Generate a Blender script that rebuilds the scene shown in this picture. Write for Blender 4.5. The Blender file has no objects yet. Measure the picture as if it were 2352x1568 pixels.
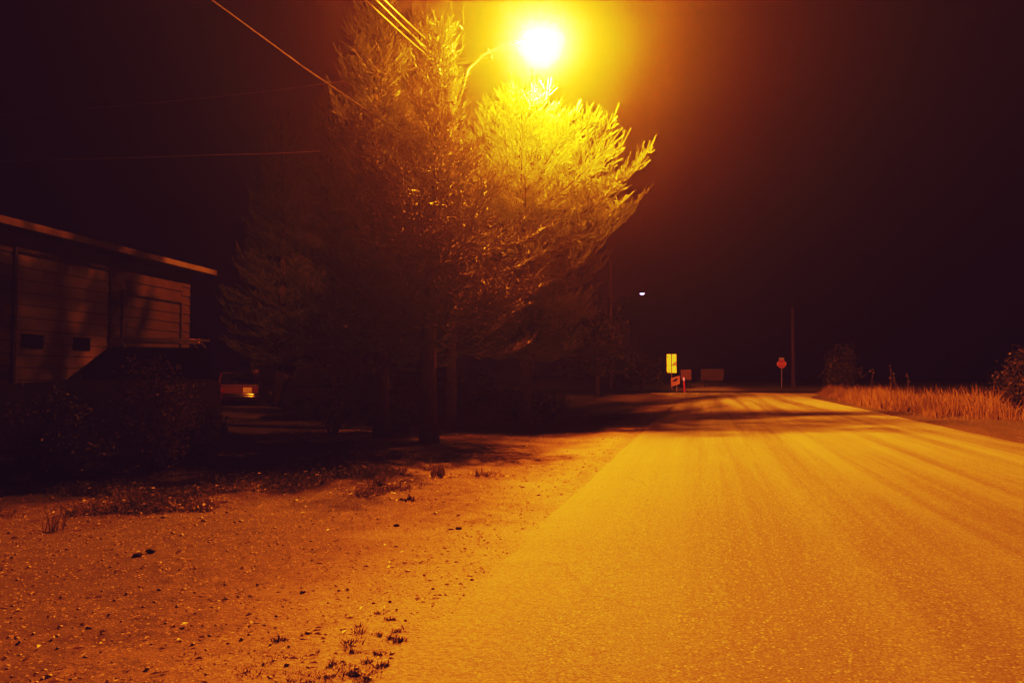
import bpy, bmesh, math, random
import numpy as np
from mathutils import Vector, Matrix

random.seed(7)
S = bpy.context.scene
C = S.collection
PI = math.pi

# ------------------------------------------------------------------ camera frame (metres; +Y runs along the road)
EYE = 1.4
FPX = 1829.0
YAW = math.atan(442 / FPX)
PIT = math.atan(77 / FPX)
FW = Vector((-math.sin(YAW) * math.cos(PIT), math.cos(YAW) * math.cos(PIT), math.sin(PIT)))
RT = Vector((math.cos(YAW), math.sin(YAW), 0))
UP = RT.cross(FW)


def at(px, py, d):
    v = FW + RT * ((px - 1176) / FPX) + UP * ((784 - py) / FPX)
    return Vector((0, 0, EYE)) + v * d


def onz(px, py, z=0.0):
    v = FW + RT * ((px - 1176) / FPX) + UP * ((784 - py) / FPX)
    return Vector((0, 0, EYE)) + v * ((z - EYE) / v.z)


def ground_at(px, d):
    p = at(px, 861, d)
    return Vector((p.x, p.y, 0))


# ------------------------------------------------------------------ object helpers
def tag(o, label=None, cat=None, group=None, kind=None):
    if label: o['label'] = label
    if cat: o['category'] = cat
    if group: o['group'] = group
    if kind: o['kind'] = kind
    return o


def thing(name, label, cat, loc=(0, 0, 0), rz=0.0, group=None):
    o = bpy.data.objects.new(name, None)
    C.objects.link(o)
    o.location = loc
    o.rotation_euler = (0, 0, rz)
    o.empty_display_size = 0.2
    return tag(o, label, cat, group)


def link(name, me, mat, parent=None, smooth=False):
    o = bpy.data.objects.new(name, me)
    C.objects.link(o)
    if mat:
        me.materials.clear()
        for m in (mat if isinstance(mat, (list, tuple)) else [mat]):
            me.materials.append(m)
    if parent: o.parent = parent
    if smooth:
        me.polygons.foreach_set('use_smooth', [True] * len(me.polygons))
    return o


def copy_tree(o, parent=None):
    c = o.copy()
    C.objects.link(c)
    c.parent = parent
    for ch in list(o.children):
        copy_tree(ch, c)
    return c


class MB:
    """collects simple shapes into one mesh"""
    def __init__(self):
        self.v, self.f = [], []

    def add(self, vs, fs):
        b = len(self.v)
        self.v += [tuple(v) for v in vs]
        self.f += [tuple(i + b for i in f) for f in fs]
        return self

    def box(self, x0, x1, y0, y1, z0, z1):
        vs = [(x0, y0, z0), (x1, y0, z0), (x1, y1, z0), (x0, y1, z0), (x0, y0, z1), (x1, y0, z1), (x1, y1, z1), (x0, y1, z1)]
        return self.add(vs, [(0, 3, 2, 1), (4, 5, 6, 7), (0, 1, 5, 4), (1, 2, 6, 5), (2, 3, 7, 6), (3, 0, 4, 7)])

    def tube(self, pts, rad, n=8, cap=True):
        pts = [Vector(p) for p in pts]
        m = len(pts)
        rs = rad if isinstance(rad, (list, tuple)) else [rad] * m
        vs, fs = [], []
        ref = None
        for i, p in enumerate(pts):
            t = (pts[min(i + 1, m - 1)] - pts[max(i - 1, 0)]).normalized()
            if ref is None:
                ref = Vector((0, 0, 1)) if abs(t.z) < 0.9 else Vector((1, 0, 0))
            a = t.cross(ref)
            if a.length < 1e-5: a = t.cross(Vector((0.3, 1, 0.2)))
            a.normalize()
            b = t.cross(a)
            ref = a.cross(t) if False else ref
            for k in range(n):
                w = 2 * PI * k / n
                vs.append(p + (a * math.cos(w) + b * math.sin(w)) * rs[i])
        for i in range(m - 1):
            for k in range(n):
                k2 = (k + 1) % n
                fs.append((i * n + k, i * n + k2, (i + 1) * n + k2, (i + 1) * n + k))
        if cap:
            fs.append(tuple(range(n - 1, -1, -1)))
            fs.append(tuple((m - 1) * n + k for k in range(n)))
        return self.add(vs, fs)

    def disc(self, c, axis, r, h, n=24):
        c = Vector(c); axis = Vector(axis).normalized()
        return self.tube([c - axis * h / 2, c + axis * h / 2], r, n)

    def prism(self, outline, y0, y1):
        """outline in x,z; extruded along y"""
        n = len(outline)
        vs = [(x, y0, z) for x, z in outline] + [(x, y1, z) for x, z in outline]
        fs = [tuple(range(n)), tuple(range(2 * n - 1, n - 1, -1))]
        for i in range(n):
            j = (i + 1) % n
            fs.append((i, i + n, j + n, j))
        return self.add(vs, fs)

    def build(self, name, mat, parent=None, smooth=False, bevel=0.0):
        me = bpy.data.meshes.new(name)
        me.from_pydata(self.v, [], self.f)
        bm = bmesh.new(); bm.from_mesh(me)
        bmesh.ops.recalc_face_normals(bm, faces=bm.faces)
        if bevel:
            es = [e for e in bm.edges if len(e.link_faces) == 2 and e.calc_face_angle(0) > 0.5]
            bmesh.ops.bevel(bm, geom=es, offset=bevel, segments=2, affect='EDGES', clamp_overlap=True)
        bm.to_mesh(me); bm.free()
        return link(name, me, mat, parent, smooth)


def np_mesh(name, v, tri, tint=None):
    me = bpy.data.meshes.new(name)
    v = np.asarray(v, np.float32); tri = np.asarray(tri, np.int32)
    me.vertices.add(len(v)); me.vertices.foreach_set('co', v.ravel())
    n = len(tri)
    me.loops.add(3 * n); me.loops.foreach_set('vertex_index', tri.ravel())
    me.polygons.add(n)
    me.polygons.foreach_set('loop_start', np.arange(0, 3 * n, 3, dtype=np.int32))
    me.polygons.foreach_set('loop_total', np.full(n, 3, np.int32))
    if tint is not None:
        a = me.attributes.new('tint', 'FLOAT', 'POINT')
        a.data.foreach_set('value', np.asarray(tint, np.float32))
    me.update(calc_edges=True)
    return me


# ------------------------------------------------------------------ materials
class M_:
    def __init__(self, name):
        self.m = bpy.data.materials.new(name)
        self.m.use_nodes = True
        self.t = self.m.node_tree
        self.n = self.t.nodes
        self.b = self.n['Principled BSDF']
        self.out = self.n['Material Output']

    def new(self, typ, **kw):
        x = self.n.new(typ)
        for k, v in kw.items():
            if hasattr(x, k): setattr(x, k, v)
            else: x.inputs[k.replace('_', ' ')].default_value = v
        return x

    def l(self, a, b): self.t.links.new(a, b)

    def noise(self, scale, detail=4, rough=0.55, vec=None, dist=0.0):
        x = self.n.new('ShaderNodeTexNoise')
        x.inputs['Scale'].default_value = scale; x.inputs['Detail'].default_value = detail
        x.inputs['Roughness'].default_value = rough; x.inputs['Distortion'].default_value = dist
        if vec: self.l(vec, x.inputs['Vector'])
        return x.outputs['Fac']

    def coords(self, scale=(1, 1, 1)):
        tc = self.n.new('ShaderNodeTexCoord'); mp = self.n.new('ShaderNodeMapping')
        mp.inputs['Scale'].default_value = scale
        self.l(tc.outputs['Object'], mp.inputs['Vector'])
        return mp.outputs['Vector']

    def ramp(self, fac, stops):
        r = self.n.new('ShaderNodeValToRGB')
        e = r.color_ramp.elements
        while len(e) < len(stops): e.new(0.5)
        for q, (p, c) in zip(e, stops):
            q.position = p; q.color = (*c, 1) if len(c) == 3 else c
        self.l(fac, r.inputs['Fac'])
        return r.outputs['Color']

    def mix(self, fac, a, b, mode='MIX'):
        x = self.n.new('ShaderNodeMix'); x.data_type = 'RGBA'; x.blend_type = mode
        for s, val in ((0, fac), (6, a), (7, b)):
            if hasattr(val, 'links'): self.l(val, x.inputs[s])
            else: x.inputs[s].default_value = val if s == 0 else (*val, 1)
        return x.outputs[2]

    def math(self, op, a, b=0.0, clamp=False):
        x = self.n.new('ShaderNodeMath'); x.operation = op; x.use_clamp = clamp
        for s, val in ((0, a), (1, b)):
            if hasattr(val, 'links'): self.l(val, x.inputs[s])
            else: x.inputs[s].default_value = val
        return x.outputs[0]

    def bump(self, h, strength=0.5, dist=0.02):
        x = self.n.new('ShaderNodeBump')
        x.inputs['Strength'].default_value = strength; x.inputs['Distance'].default_value = dist
        self.l(h, x.inputs['Height']); self.l(x.outputs['Normal'], self.b.inputs['Normal'])

    def set(self, color=None, rough=0.7, metal=0.0, spec=0.3):
        if color is not None:
            if hasattr(color, 'links'): self.l(color, self.b.inputs['Base Color'])
            else: self.b.inputs['Base Color'].default_value = (*color, 1)
        self.b.inputs['Roughness'].default_value = rough
        self.b.inputs['Metallic'].default_value = metal
        self.b.inputs['Specular IOR Level'].default_value = spec
        return self


def simple(name, color, rough=0.6, metal=0.0, spec=0.3, var=0.25, scale=9.0, bump=0.0):
    q = M_(name)
    f = q.noise(scale, 5, 0.6, q.coords())
    d = tuple(c * (1 - var) for c in color); u = tuple(min(1, c * (1 + var)) for c in color)
    q.set(q.ramp(f, [(0.3, d), (0.7, u)]), rough, metal, spec)
    if bump: q.bump(f, bump, 0.01)
    return q.m


def glow(name, color, strength):
    q = M_(name); q.set(color, 0.4)
    q.b.inputs['Emission Color'].default_value = (*color, 1)
    q.b.inputs['Emission Strength'].default_value = strength
    return q.m


def leafmat(name, lo, hi, trans=0.25):
    q = M_(name)
    a = q.new('ShaderNodeAttribute', attribute_name='tint')
    col = q.ramp(a.outputs['Fac'], [(0.0, lo), (1.0, hi)])
    q.set(col, 0.5, 0, 0.35)
    tr = q.new('ShaderNodeBsdfTranslucent'); q.l(col, tr.inputs['Color'])
    mx = q.new('ShaderNodeMixShader'); mx.inputs[0].default_value = trans
    q.l(q.b.outputs[0], mx.inputs[1]); q.l(tr.outputs[0], mx.inputs[2])
    q.l(mx.outputs[0], q.out.inputs['Surface'])
    return q.m


MAT = {}
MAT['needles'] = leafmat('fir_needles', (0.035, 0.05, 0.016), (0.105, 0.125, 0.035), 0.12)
MAT['needles_shaded'] = leafmat('shaded_fir_needles', (0.014, 0.017, 0.007), (0.052, 0.054, 0.02), 0.08)  # darker needle copy: shade put into the colour
MAT['leaves'] = leafmat('bush_leaves', (0.04, 0.05, 0.02), (0.12, 0.11, 0.05), 0.3)
MAT['moss'] = leafmat('brown_moss', (0.05, 0.026, 0.014), (0.16, 0.085, 0.04), 0.2)
MAT['needles_lit'] = leafmat('lit_fir_needles', (0.06, 0.085, 0.025), (0.16, 0.19, 0.05), 0.2)  # brighter needle copy: lamp light put into the colour
MAT['dimmer'] = leafmat('very_dim_leaves', (0.004, 0.004, 0.002), (0.014, 0.010, 0.005), 0.05)  # leaf colour darkened to stand in for missing light
MAT['dim'] = leafmat('dim_leaves', (0.012, 0.012, 0.006), (0.035, 0.028, 0.014), 0.1)  # weak light on far bushes put into a darkened leaf colour
MAT['dry'] = leafmat('dry_grass', (0.12, 0.085, 0.04), (0.34, 0.25, 0.13), 0.3)
MAT['weed'] = leafmat('weed_green', (0.05, 0.045, 0.02), (0.17, 0.13, 0.06), 0.3)
MAT['darkweed'] = leafmat('dark_weed', (0.012, 0.01, 0.006), (0.04, 0.03, 0.015), 0.2)
MAT['litter'] = leafmat('leaf_litter', (0.05, 0.035, 0.02), (0.5, 0.38, 0.2), 0.2)
MAT['stone'] = leafmat('stone_grey', (0.06, 0.055, 0.05), (0.45, 0.40, 0.33), 0.0)
MAT['bark'] = simple('bark', (0.05, 0.036, 0.025), 0.9, 0, 0.1, 0.5, 14, 0.8)
MAT['polewood'] = simple('pole_wood', (0.10, 0.075, 0.055), 0.85, 0, 0.15, 0.4, 10, 0.5)
MAT['steel'] = simple('galvanised_steel', (0.45, 0.45, 0.45), 0.42, 0.7, 0.5, 0.2, 18)
MAT['paintgrey'] = simple('grey_paint', (0.35, 0.35, 0.36), 0.5, 0.2, 0.4, 0.15, 20)
MAT['ceramic'] = simple('insulator_ceramic', (0.35, 0.3, 0.26), 0.25, 0, 0.5, 0.1, 8)
MAT['wire'] = simple('bare_wire', (0.30, 0.26, 0.22), 0.5, 0.4, 0.5, 0.3, 3)
MAT['cable'] = simple('black_cable', (0.014, 0.012, 0.011), 0.75, 0, 0.1, 0.4, 6)
MAT['glass'] = M_('dark_glass').set((0.01, 0.012, 0.015), 0.06, 0, 0.6).m
MAT['darkrim'] = simple('dark_rim', (.05, .05, .05), .5, .4, .4, .1)
MAT['rubber'] = simple('rubber', (0.02, 0.02, 0.02), 0.8, 0, 0.2, 0.2, 30)
MAT['chrome'] = simple('chrome', (0.8, 0.8, 0.8), 0.16, 1.0, 0.5, 0.05, 6)

# ------------------------------------------------------------------ world: night sky, barely lit
W = bpy.data.worlds.new('World'); S.world = W; W.use_nodes = True
wt = W.node_tree; wn = wt.nodes
bg = wn['Background']
tc = wn.new('ShaderNodeTexCoord')
nz = wn.new('ShaderNodeTexNoise'); nz.inputs['Scale'].default_value = 2.2; nz.inputs['Detail'].default_value = 3
wt.links.new(tc.outputs['Generated'], nz.inputs['Vector'])
wr = wn.new('ShaderNodeValToRGB')
wr.color_ramp.elements[0].position = 0.3; wr.color_ramp.elements[0].color = (0.0040, 0.0016, 0.0068, 1)
wr.color_ramp.elements[1].position = 0.75; wr.color_ramp.elements[1].color = (0.0068, 0.0020, 0.0062, 1)
wt.links.new(nz.outputs['Fac'], wr.inputs['Fac'])
wt.links.new(wr.outputs['Color'], bg.inputs['Color'])
bg.inputs['Strength'].default_value = 0.3

# ------------------------------------------------------------------ ground
LAMP = onz(1243, 88, 9.5)


def vnoise(x, y, seed=0):
    xi = np.floor(x).astype(np.int64); yi = np.floor(y).astype(np.int64)
    fx = x - xi; fy = y - yi
    fx = fx * fx * (3 - 2 * fx); fy = fy * fy * (3 - 2 * fy)
    def h(a, b):
        n = (a * 374761393 + b * 668265263 + seed * 1442695041) & 0x7fffffff
        n = ((n ^ (n >> 13)) * 1274126177) & 0x7fffffff
        return (n ^ (n >> 16)) % 10007 / 10007.0
    return (h(xi, yi) * (1 - fx) + h(xi + 1, yi) * fx) * (1 - fy) + (h(xi, yi + 1) * (1 - fx) + h(xi + 1, yi + 1) * fx) * fy


def ground_h(x, y):
    """dirt relief left of the road edge and beyond its right edge; 0 under the asphalt"""
    x = np.asarray(x, float); y = np.asarray(y, float)
    n = 0.6 * vnoise(x * 0.7, y * 0.7, 1) + 0.3 * vnoise(x * 2.1, y * 2.1, 2) + 0.16 * vnoise(x * 6, y * 6, 3) + 0.08 * vnoise(x * 17, y * 17, 4)
    m = np.clip((-1.75 - x) / 1.2, 0, 1) + np.clip((x - 6.5) / 1.2, 0, 1)
    nr = np.clip((8.0 - y) / 3.0, 0, 1) * np.clip((-0.9 - x) / .8, 0, 1) * (y > 0)
    return -0.012 + nr * (0.012 + 0.03 * (vnoise(x * 9, y * 9, 9) * .6 + vnoise(x * 31, y * 31, 10) * .4 - .62)) - m * 0.11 * n * (1 - .4 * nr) + m * 0.035


def grid_mesh(name, xs, ys, hfun):
    X, Y = np.meshgrid(xs, ys, indexing='xy')
    Z = hfun(X, Y)
    v = np.stack([X.ravel(), Y.ravel(), Z.ravel()], 1)
    nx, ny = len(xs), len(ys)
    i = (np.arange(ny - 1)[:, None] * nx + np.arange(nx - 1)[None, :]).ravel()
    t = np.concatenate([np.stack([i, i + 1, i + nx + 1], 1), np.stack([i, i + nx + 1, i + nx], 1)])
    return np_mesh(name, v, t)


xs = np.concatenate([np.linspace(-420, -40, 12), np.linspace(-34, -9, 34), np.linspace(-8.8, -1.2, 130), np.linspace(-0.6, 6.0, 8), np.linspace(6.2, 14, 40), np.linspace(18, 420, 14)])
ys = np.concatenate([np.linspace(-60, 0, 6), np.linspace(1.5, 14, 190), np.linspace(14.4, 60, 80), np.linspace(66, 420, 14)])
q = M_('dirt_ground')
co = q.coords()
big = q.noise(0.55, 5, 0.6, co); med = q.noise(5.5, 6, 0.65, co, 0.4); fine = q.noise(38, 4, 0.7, co); grit = q.noise(120, 3, 0.7, co)
c1 = q.ramp(med, [(0.38, (0.055, 0.036, 0.023)), (0.5, (0.155, 0.112, 0.072)), (0.62, (0.27, 0.205, 0.14))])
c2 = q.mix(q.ramp(big, [(0.40, (0, 0, 0)), (0.62, (1, 1, 1))]), c1, (0.13, 0.095, 0.06))
c3 = q.mix(0.85, c2, q.ramp(fine, [(0.38, (0.45, 0.42, 0.40)), (0.5, (1, 1, 1)), (0.62, (1.5, 1.5, 1.5))]), 'MULTIPLY')
c4 = q.mix(0.8, c3, q.ramp(grit, [(0.39, (0.30, 0.28, 0.25)), (0.5, (1, 1, 1)), (0.61, (1.8, 1.8, 1.7))]), 'MULTIPLY')
sxg = q.new('ShaderNodeSeparateXYZ'); q.l(co, sxg.inputs[0])
mrg = q.new('ShaderNodeMapRange'); mrg.inputs['From Min'].default_value = -3.0; mrg.inputs['From Max'].default_value = -1.2
q.l(q.math('ADD', sxg.outputs['X'], q.math('MULTIPLY', q.math('SUBTRACT', big, .5), 2.6)), mrg.inputs['Value'])
rgt = q.new('ShaderNodeMapRange'); rgt.inputs['From Min'].default_value = 2.0; rgt.inputs['From Max'].default_value = 4.0; rgt.inputs['To Min'].default_value = 1.0; rgt.inputs['To Max'].default_value = 0.0
q.l(sxg.outputs['X'], rgt.inputs['Value'])
nearE = q.math('MULTIPLY', mrg.outputs[0], rgt.outputs[0])
strip = q.noise(.9, 4, .6, q.coords((1.6, .25, 1)))
c4 = q.mix(q.math('SUBTRACT', 1.0, rgt.outputs[0]), c4, q.mix(1.0, c4, q.ramp(strip, [(.42, (.22, .19, .17)), (.58, (.62, .56, .5))]), 'MULTIPLY'))
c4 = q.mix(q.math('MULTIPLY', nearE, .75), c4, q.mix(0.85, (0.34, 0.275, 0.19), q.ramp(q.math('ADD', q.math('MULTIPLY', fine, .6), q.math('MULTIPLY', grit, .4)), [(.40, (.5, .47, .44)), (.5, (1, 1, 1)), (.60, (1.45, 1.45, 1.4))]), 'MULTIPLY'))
def smap(src, a, b, c=0.0, d=1.0):
    x = q.new('ShaderNodeMapRange'); x.interpolation_type = 'SMOOTHSTEP'
    for k_, v_ in zip(('From Min', 'From Max', 'To Min', 'To Max'), (a, b, c, d)): x.inputs[k_].default_value = v_
    q.l(src, x.inputs['Value']); return x.outputs[0]
wx = q.math('ADD', sxg.outputs['X'], q.math('MULTIPLY', q.math('SUBTRACT', big, .5), 3.0))
wy = q.math('ADD', sxg.outputs['Y'], q.math('MULTIPLY', q.math('SUBTRACT', big, .5), 5.0))
c4 = q.mix(smap(wx, -1.7, -4.6, 0.0, .84), c4, (.035, .022, .014))          # weaker light away from the road painted into the dirt colour
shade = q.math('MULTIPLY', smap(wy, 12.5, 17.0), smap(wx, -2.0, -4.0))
c4 = q.mix(q.math('MULTIPLY', shade, .85), c4, (.022, .015, .009))               # tree shade under the firs painted into the ground colour
c4 = q.mix(smap(sxg.outputs['Y'], 60, 66, 0.0, .9), c4, (.012, .008, .006))     # unlit ground beyond the junction, its darkness put into the colour
crk = q.math('MULTIPLY', q.math('MULTIPLY', smap(sxg.outputs['X'], -1.95, -1.66), smap(sxg.outputs['Y'], 7.0, 10.0)), q.ramp(med, [(.42, (0, 0, 0)), (.55, (1, 1, 1))]))
c4 = q.mix(q.math('MULTIPLY', crk, .7), c4, (.05, .03, .018))
for sc_, th_, col_ in ((34, .73, (.52, .43, .30)), (60, .76, (.55, .47, .35)), (22, .75, (.05, .035, .022)), (48, .68, (.07, .05, .03))):
    vg = q.new('ShaderNodeTexVoronoi'); vg.inputs['Scale'].default_value = sc_; q.l(co, vg.inputs['Vector'])
    ch_ = q.ramp(vg.outputs['Color'], [(th_, (0, 0, 0)), (th_ + .01, (1, 1, 1))])
    c4 = q.mix(q.math('MULTIPLY', ch_, q.ramp(vg.outputs['Distance'], [(.2, (.9, .9, .9)), (.38, (0, 0, 0))])), c4, col_)
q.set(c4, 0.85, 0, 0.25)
q.l(smap(nearE, 0.0, 1.0, .85, .60), q.b.inputs['Roughness']); q.l(smap(nearE, 0.0, 1.0, .22, .5), q.b.inputs['Specular IOR Level'])
q.l(q.math('ADD', .12, q.math('MULTIPLY', nearE, .42)), q.b.inputs['Sheen Weight']); q.b.inputs['Sheen Roughness'].default_value = .5
hh = q.math('ADD', q.math('MULTIPLY', fine, 1.0), q.math('MULTIPLY', grit, 0.45))
q.bump(hh, .8, 0.03)
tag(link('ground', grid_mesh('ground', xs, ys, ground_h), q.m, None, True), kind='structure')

# road: one crowned sheet with a ragged left edge, running to the junction
q = M_('asphalt')
co = q.coords(); cs = q.coords((1.0, 0.022, 1.0)); cl = q.coords((1.0, 0.006, 1.0))
agg = q.noise(75, 4, 0.75, co); agg2 = q.noise(26, 4, 0.7, co); streak = q.noise(1.7, 5, 0.6, cs, 0.3); track = q.noise(0.75, 2, 0.5, cl)
patch = q.noise(0.35, 5, 0.6, co)
vor = q.new('ShaderNodeTexVoronoi'); vor.inputs['Scale'].default_value = 42; q.l(co, vor.inputs['Vector'])
base = q.ramp(agg, [(0.38, (0.082, 0.080, 0.058)), (0.5, (0.188, 0.186, 0.138)), (0.62, (0.345, 0.34, 0.26))])
base = q.mix(0.55, base, q.ramp(agg2, [(0.38, (0.5, 0.5, 0.5)), (0.62, (1.5, 1.5, 1.5))]), 'MULTIPLY')
base = q.mix(0.85, base, q.ramp(streak, [(0.38, (0.74, 0.72, 0.70)), (0.5, (1, 1, 1)), (0.62, (1.18, 1.18, 1.17))]), 'MULTIPLY')
base = q.mix(0.8, base, q.ramp(track, [(0.35, (0.87, 0.86, 0.85)), (0.6, (1.08, 1.08, 1.08))]), 'MULTIPLY')
base = q.mix(0.5, base, q.ramp(patch, [(0.35, (0.8, 0.8, 0.8)), (0.65, (1.15, 1.15, 1.15))]), 'MULTIPLY')
chips = q.ramp(vor.outputs['Color'], [(0.70, (0, 0, 0)), (0.74, (1, 1, 1))])
base = q.mix(q.math('MULTIPLY', chips, q.ramp(vor.outputs['Distance'], [(0.25, (1, 1, 1)), (0.4, (0, 0, 0))])), base, (0.62, 0.57, 0.48))
# dust and dirt creeping in from the left edge
sx = q.new('ShaderNodeSeparateXYZ'); q.l(co, sx.inputs[0])
edge = q.math('ADD', q.math('MULTIPLY', sx.outputs['X'], -1.0), q.math('MULTIPLY', q.math('SUBTRACT', q.noise(1.6, 7, 0.74, co), .26), 2.3))
near = q.math('SUBTRACT', 1.0, q.math('MULTIPLY', sx.outputs['Y'], 0.08), True)
ef = q.math('MULTIPLY', q.ramp(edge, [(0.0, (0, 0, 0)), (1.0, (1, 1, 1))]), 1.0)
mr = q.new('ShaderNodeMapRange'); mr.inputs['From Min'].default_value = 1.15; mr.inputs['From Max'].default_value = 2.05
q.l(edge, mr.inputs['Value'])
dirtc = q.ramp(q.noise(30, 5, 0.7, co), [(0.4, (0.16, 0.12, 0.08)), (0.6, (0.40, 0.32, 0.225))])
dm = q.math('MULTIPLY', mr.outputs[0], q.math('ADD', 0.35, near, True))
base = q.mix(dm, base, dirtc)
wv = q.new('ShaderNodeVectorMath'); wv.operation = 'MULTIPLY_ADD'
nc_ = q.new('ShaderNodeTexNoise'); nc_.inputs['Scale'].default_value = 2.2; nc_.inputs['Detail'].default_value = 5; q.l(co, nc_.inputs['Vector'])
q.l(nc_.outputs['Color'], wv.inputs[0]); wv.inputs[1].default_value = (.7, .7, 0); q.l(co, wv.inputs[2])
vc_ = q.new('ShaderNodeTexVoronoi'); vc_.feature = 'DISTANCE_TO_EDGE'; vc_.inputs['Scale'].default_value = .75; q.l(wv.outputs[0], vc_.inputs['Vector'])
crack = q.ramp(vc_.outputs['Distance'], [(.004, (1, 1, 1)), (.013, (0, 0, 0))])
cm_ = q.math('MULTIPLY', q.ramp(patch, [(.46, (0, 0, 0)), (.54, (1, 1, 1))]), q.ramp(q.math('MULTIPLY', q.math('ADD', sx.outputs['X'], 2.0), .3), [(.15, (1, 1, 1)), (.65, (.25, .25, .25))]))
base = q.mix(q.math('MULTIPLY', q.math('MULTIPLY', crack, cm_), .7), base, (.03, .022, .015))
q.set(base, 0.62, 0, 0.5)
shw = q.math('MULTIPLY', q.math('SUBTRACT', 1.0, q.math('MULTIPLY', dm, .4)), q.ramp(q.math('ADD', q.math('MULTIPLY', agg, .4), q.math('MULTIPLY', streak, .6)), [(.40, (.12, .12, .12)), (.6, (.55, .55, .55))])); q.l(shw, q.b.inputs['Sheen Weight']); q.b.inputs['Sheen Roughness'].default_value = .45
q.bump(q.math('ADD', agg, q.math('MULTIPLY', agg2, 0.8)), 0.9, 0.02)
yr = np.concatenate([np.linspace(-30, 1, 10), np.linspace(1.4, 26, 260), np.linspace(26.5, 64, 60)])
rows = []
for y in yr:
    r = random.Random(round(y * 50))
    wob = 0.05 * (float(vnoise(np.array([y * 0.35]), np.array([0.5]), 5)[0]) - .5) + 0.06 * (float(vnoise(np.array([y * 1.9]), np.array([3.5]), 6)[0]) - .5) + 0.05 * (float(vnoise(np.array([y * 7.0]), np.array([3.5]), 8)[0]) - .5)
    fl = max(0.0, (y - 50) / 14) ** 2
    xl = -1.50 + wob - 2.6 * fl; xr = 6.32 + wob * 1.5 + 3.2 * fl
    row = [(xl - 0.06, y, -0.075), (xl, y, -0.002)]
    for k in range(1, 16):
        u = k / 16; x = xl + (xr - xl) * u
        row.append((x, y, 0.004 + 0.05 * math.sin(PI * u)))
    row += [(xr, y, -0.002), (xr + 0.06, y, -0.075)]
    rows.append(row)
v = [p for r in rows for p in r]; w = len(rows[0])
t = []
for j in range(len(rows) - 1):
    for k in range(w - 1):
        a = j * w + k; t += [(a, a + 1, a + w + 1), (a, a + w + 1, a + w)]
tag(link('road', np_mesh('road', v, t), q.m, None, True), kind='structure')
# the road it meets at the junction, older and darker
q = M_('dark_asphalt')
f = q.noise(30, 5, 0.7, q.coords())
q.set(q.ramp(f, [(0.3, (0.03, 0.028, 0.026)), (0.7, (0.06, 0.055, 0.05))]), 0.8, 0, 0.2); q.bump(f, 0.4, 0.01)
mb = MB()
mb.add([(-120, 64.3, 0.006), (140, 64.3, 0.006), (140, 73, 0.0), (-120, 73, 0.0)], [(0, 1, 2, 3)])
tag(mb.build('cross_road', q.m), kind='structure')

# ------------------------------------------------------------------ scattered small stuff on the dirt
rng = np.random.default_rng(11)


def stones(n, xr, yr, smin, smax, power):
    ico = np.array([(0, 0, 1), (.89, 0, .45), (.28, .85, .45), (-.72, .53, .45), (-.72, -.53, .45), (.28, -.85, .45),
                    (.72, .53, -.3), (-.28, .85, -.3), (-.89, 0, -.3), (-.28, -.85, -.3), (.72, -.53, -.3)])
    tri = np.array([(0, 1, 2), (0, 2, 3), (0, 3, 4), (0, 4, 5), (0, 5, 1), (1, 6, 2), (2, 6, 7), (2, 7, 3), (3, 7, 8), (3, 8, 4), (4, 8, 9), (4, 9, 5), (5, 9, 10), (5, 10, 1), (1, 10, 6)])
    x = rng.uniform(*xr, n); y = yr[0] + (yr[1] - yr[0]) * rng.random(n) ** power
    s = smin + (smax - smin) * rng.random(n) ** 5
    a = rng.uniform(0, 2 * PI, n); ca, sa = np.cos(a), np.sin(a)
    sc = s[:, None] * rng.uniform(0.6, 1.3, (n, 3)) * np.array([1, 1, 0.6])
    p = ico[None] * sc[:, None, :] * rng.uniform(0.8, 1.15, (n, 11, 1))
    px = p[..., 0] * ca[:, None] - p[..., 1] * sa[:, None]; py = p[..., 0] * sa[:, None] + p[..., 1] * ca[:, None]
    z = ground_h(x, y)
    v = np.stack([px + x[:, None], py + y[:, None], p[..., 2] + z[:, None] + s[:, None] * 0.02], -1).reshape(-1, 3)
    t = (tri[None] + (np.arange(n) * 11)[:, None, None]).reshape(-1, 3)
    tint = np.repeat(rng.random(n) ** 1.6, 11)
    return v, t, tint


def merge(parts):
    vs, ts, ti, b = [], [], [], 0
    for v, t, c in parts:
        vs.append(v); ts.append(t + b); ti.append(c); b += len(v)
    return np.concatenate(vs), np.concatenate(ts), np.concatenate(ti)


gv = merge([stones(14000, (-7.5, -1.45), (2.6, 13), 0.003, 0.015, 1.6), stones(2600, (-12, -1.6), (6, 24), 0.008, 0.035, 1.2), stones(1200, (6.3, 11), (14, 40), 0.01, 0.04, 1.2)])
tag(link('gravel', np_mesh('gravel', *gv), MAT['stone']), 'loose gravel and grit scattered over the dirt shoulders', 'gravel', kind='stuff')


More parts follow.
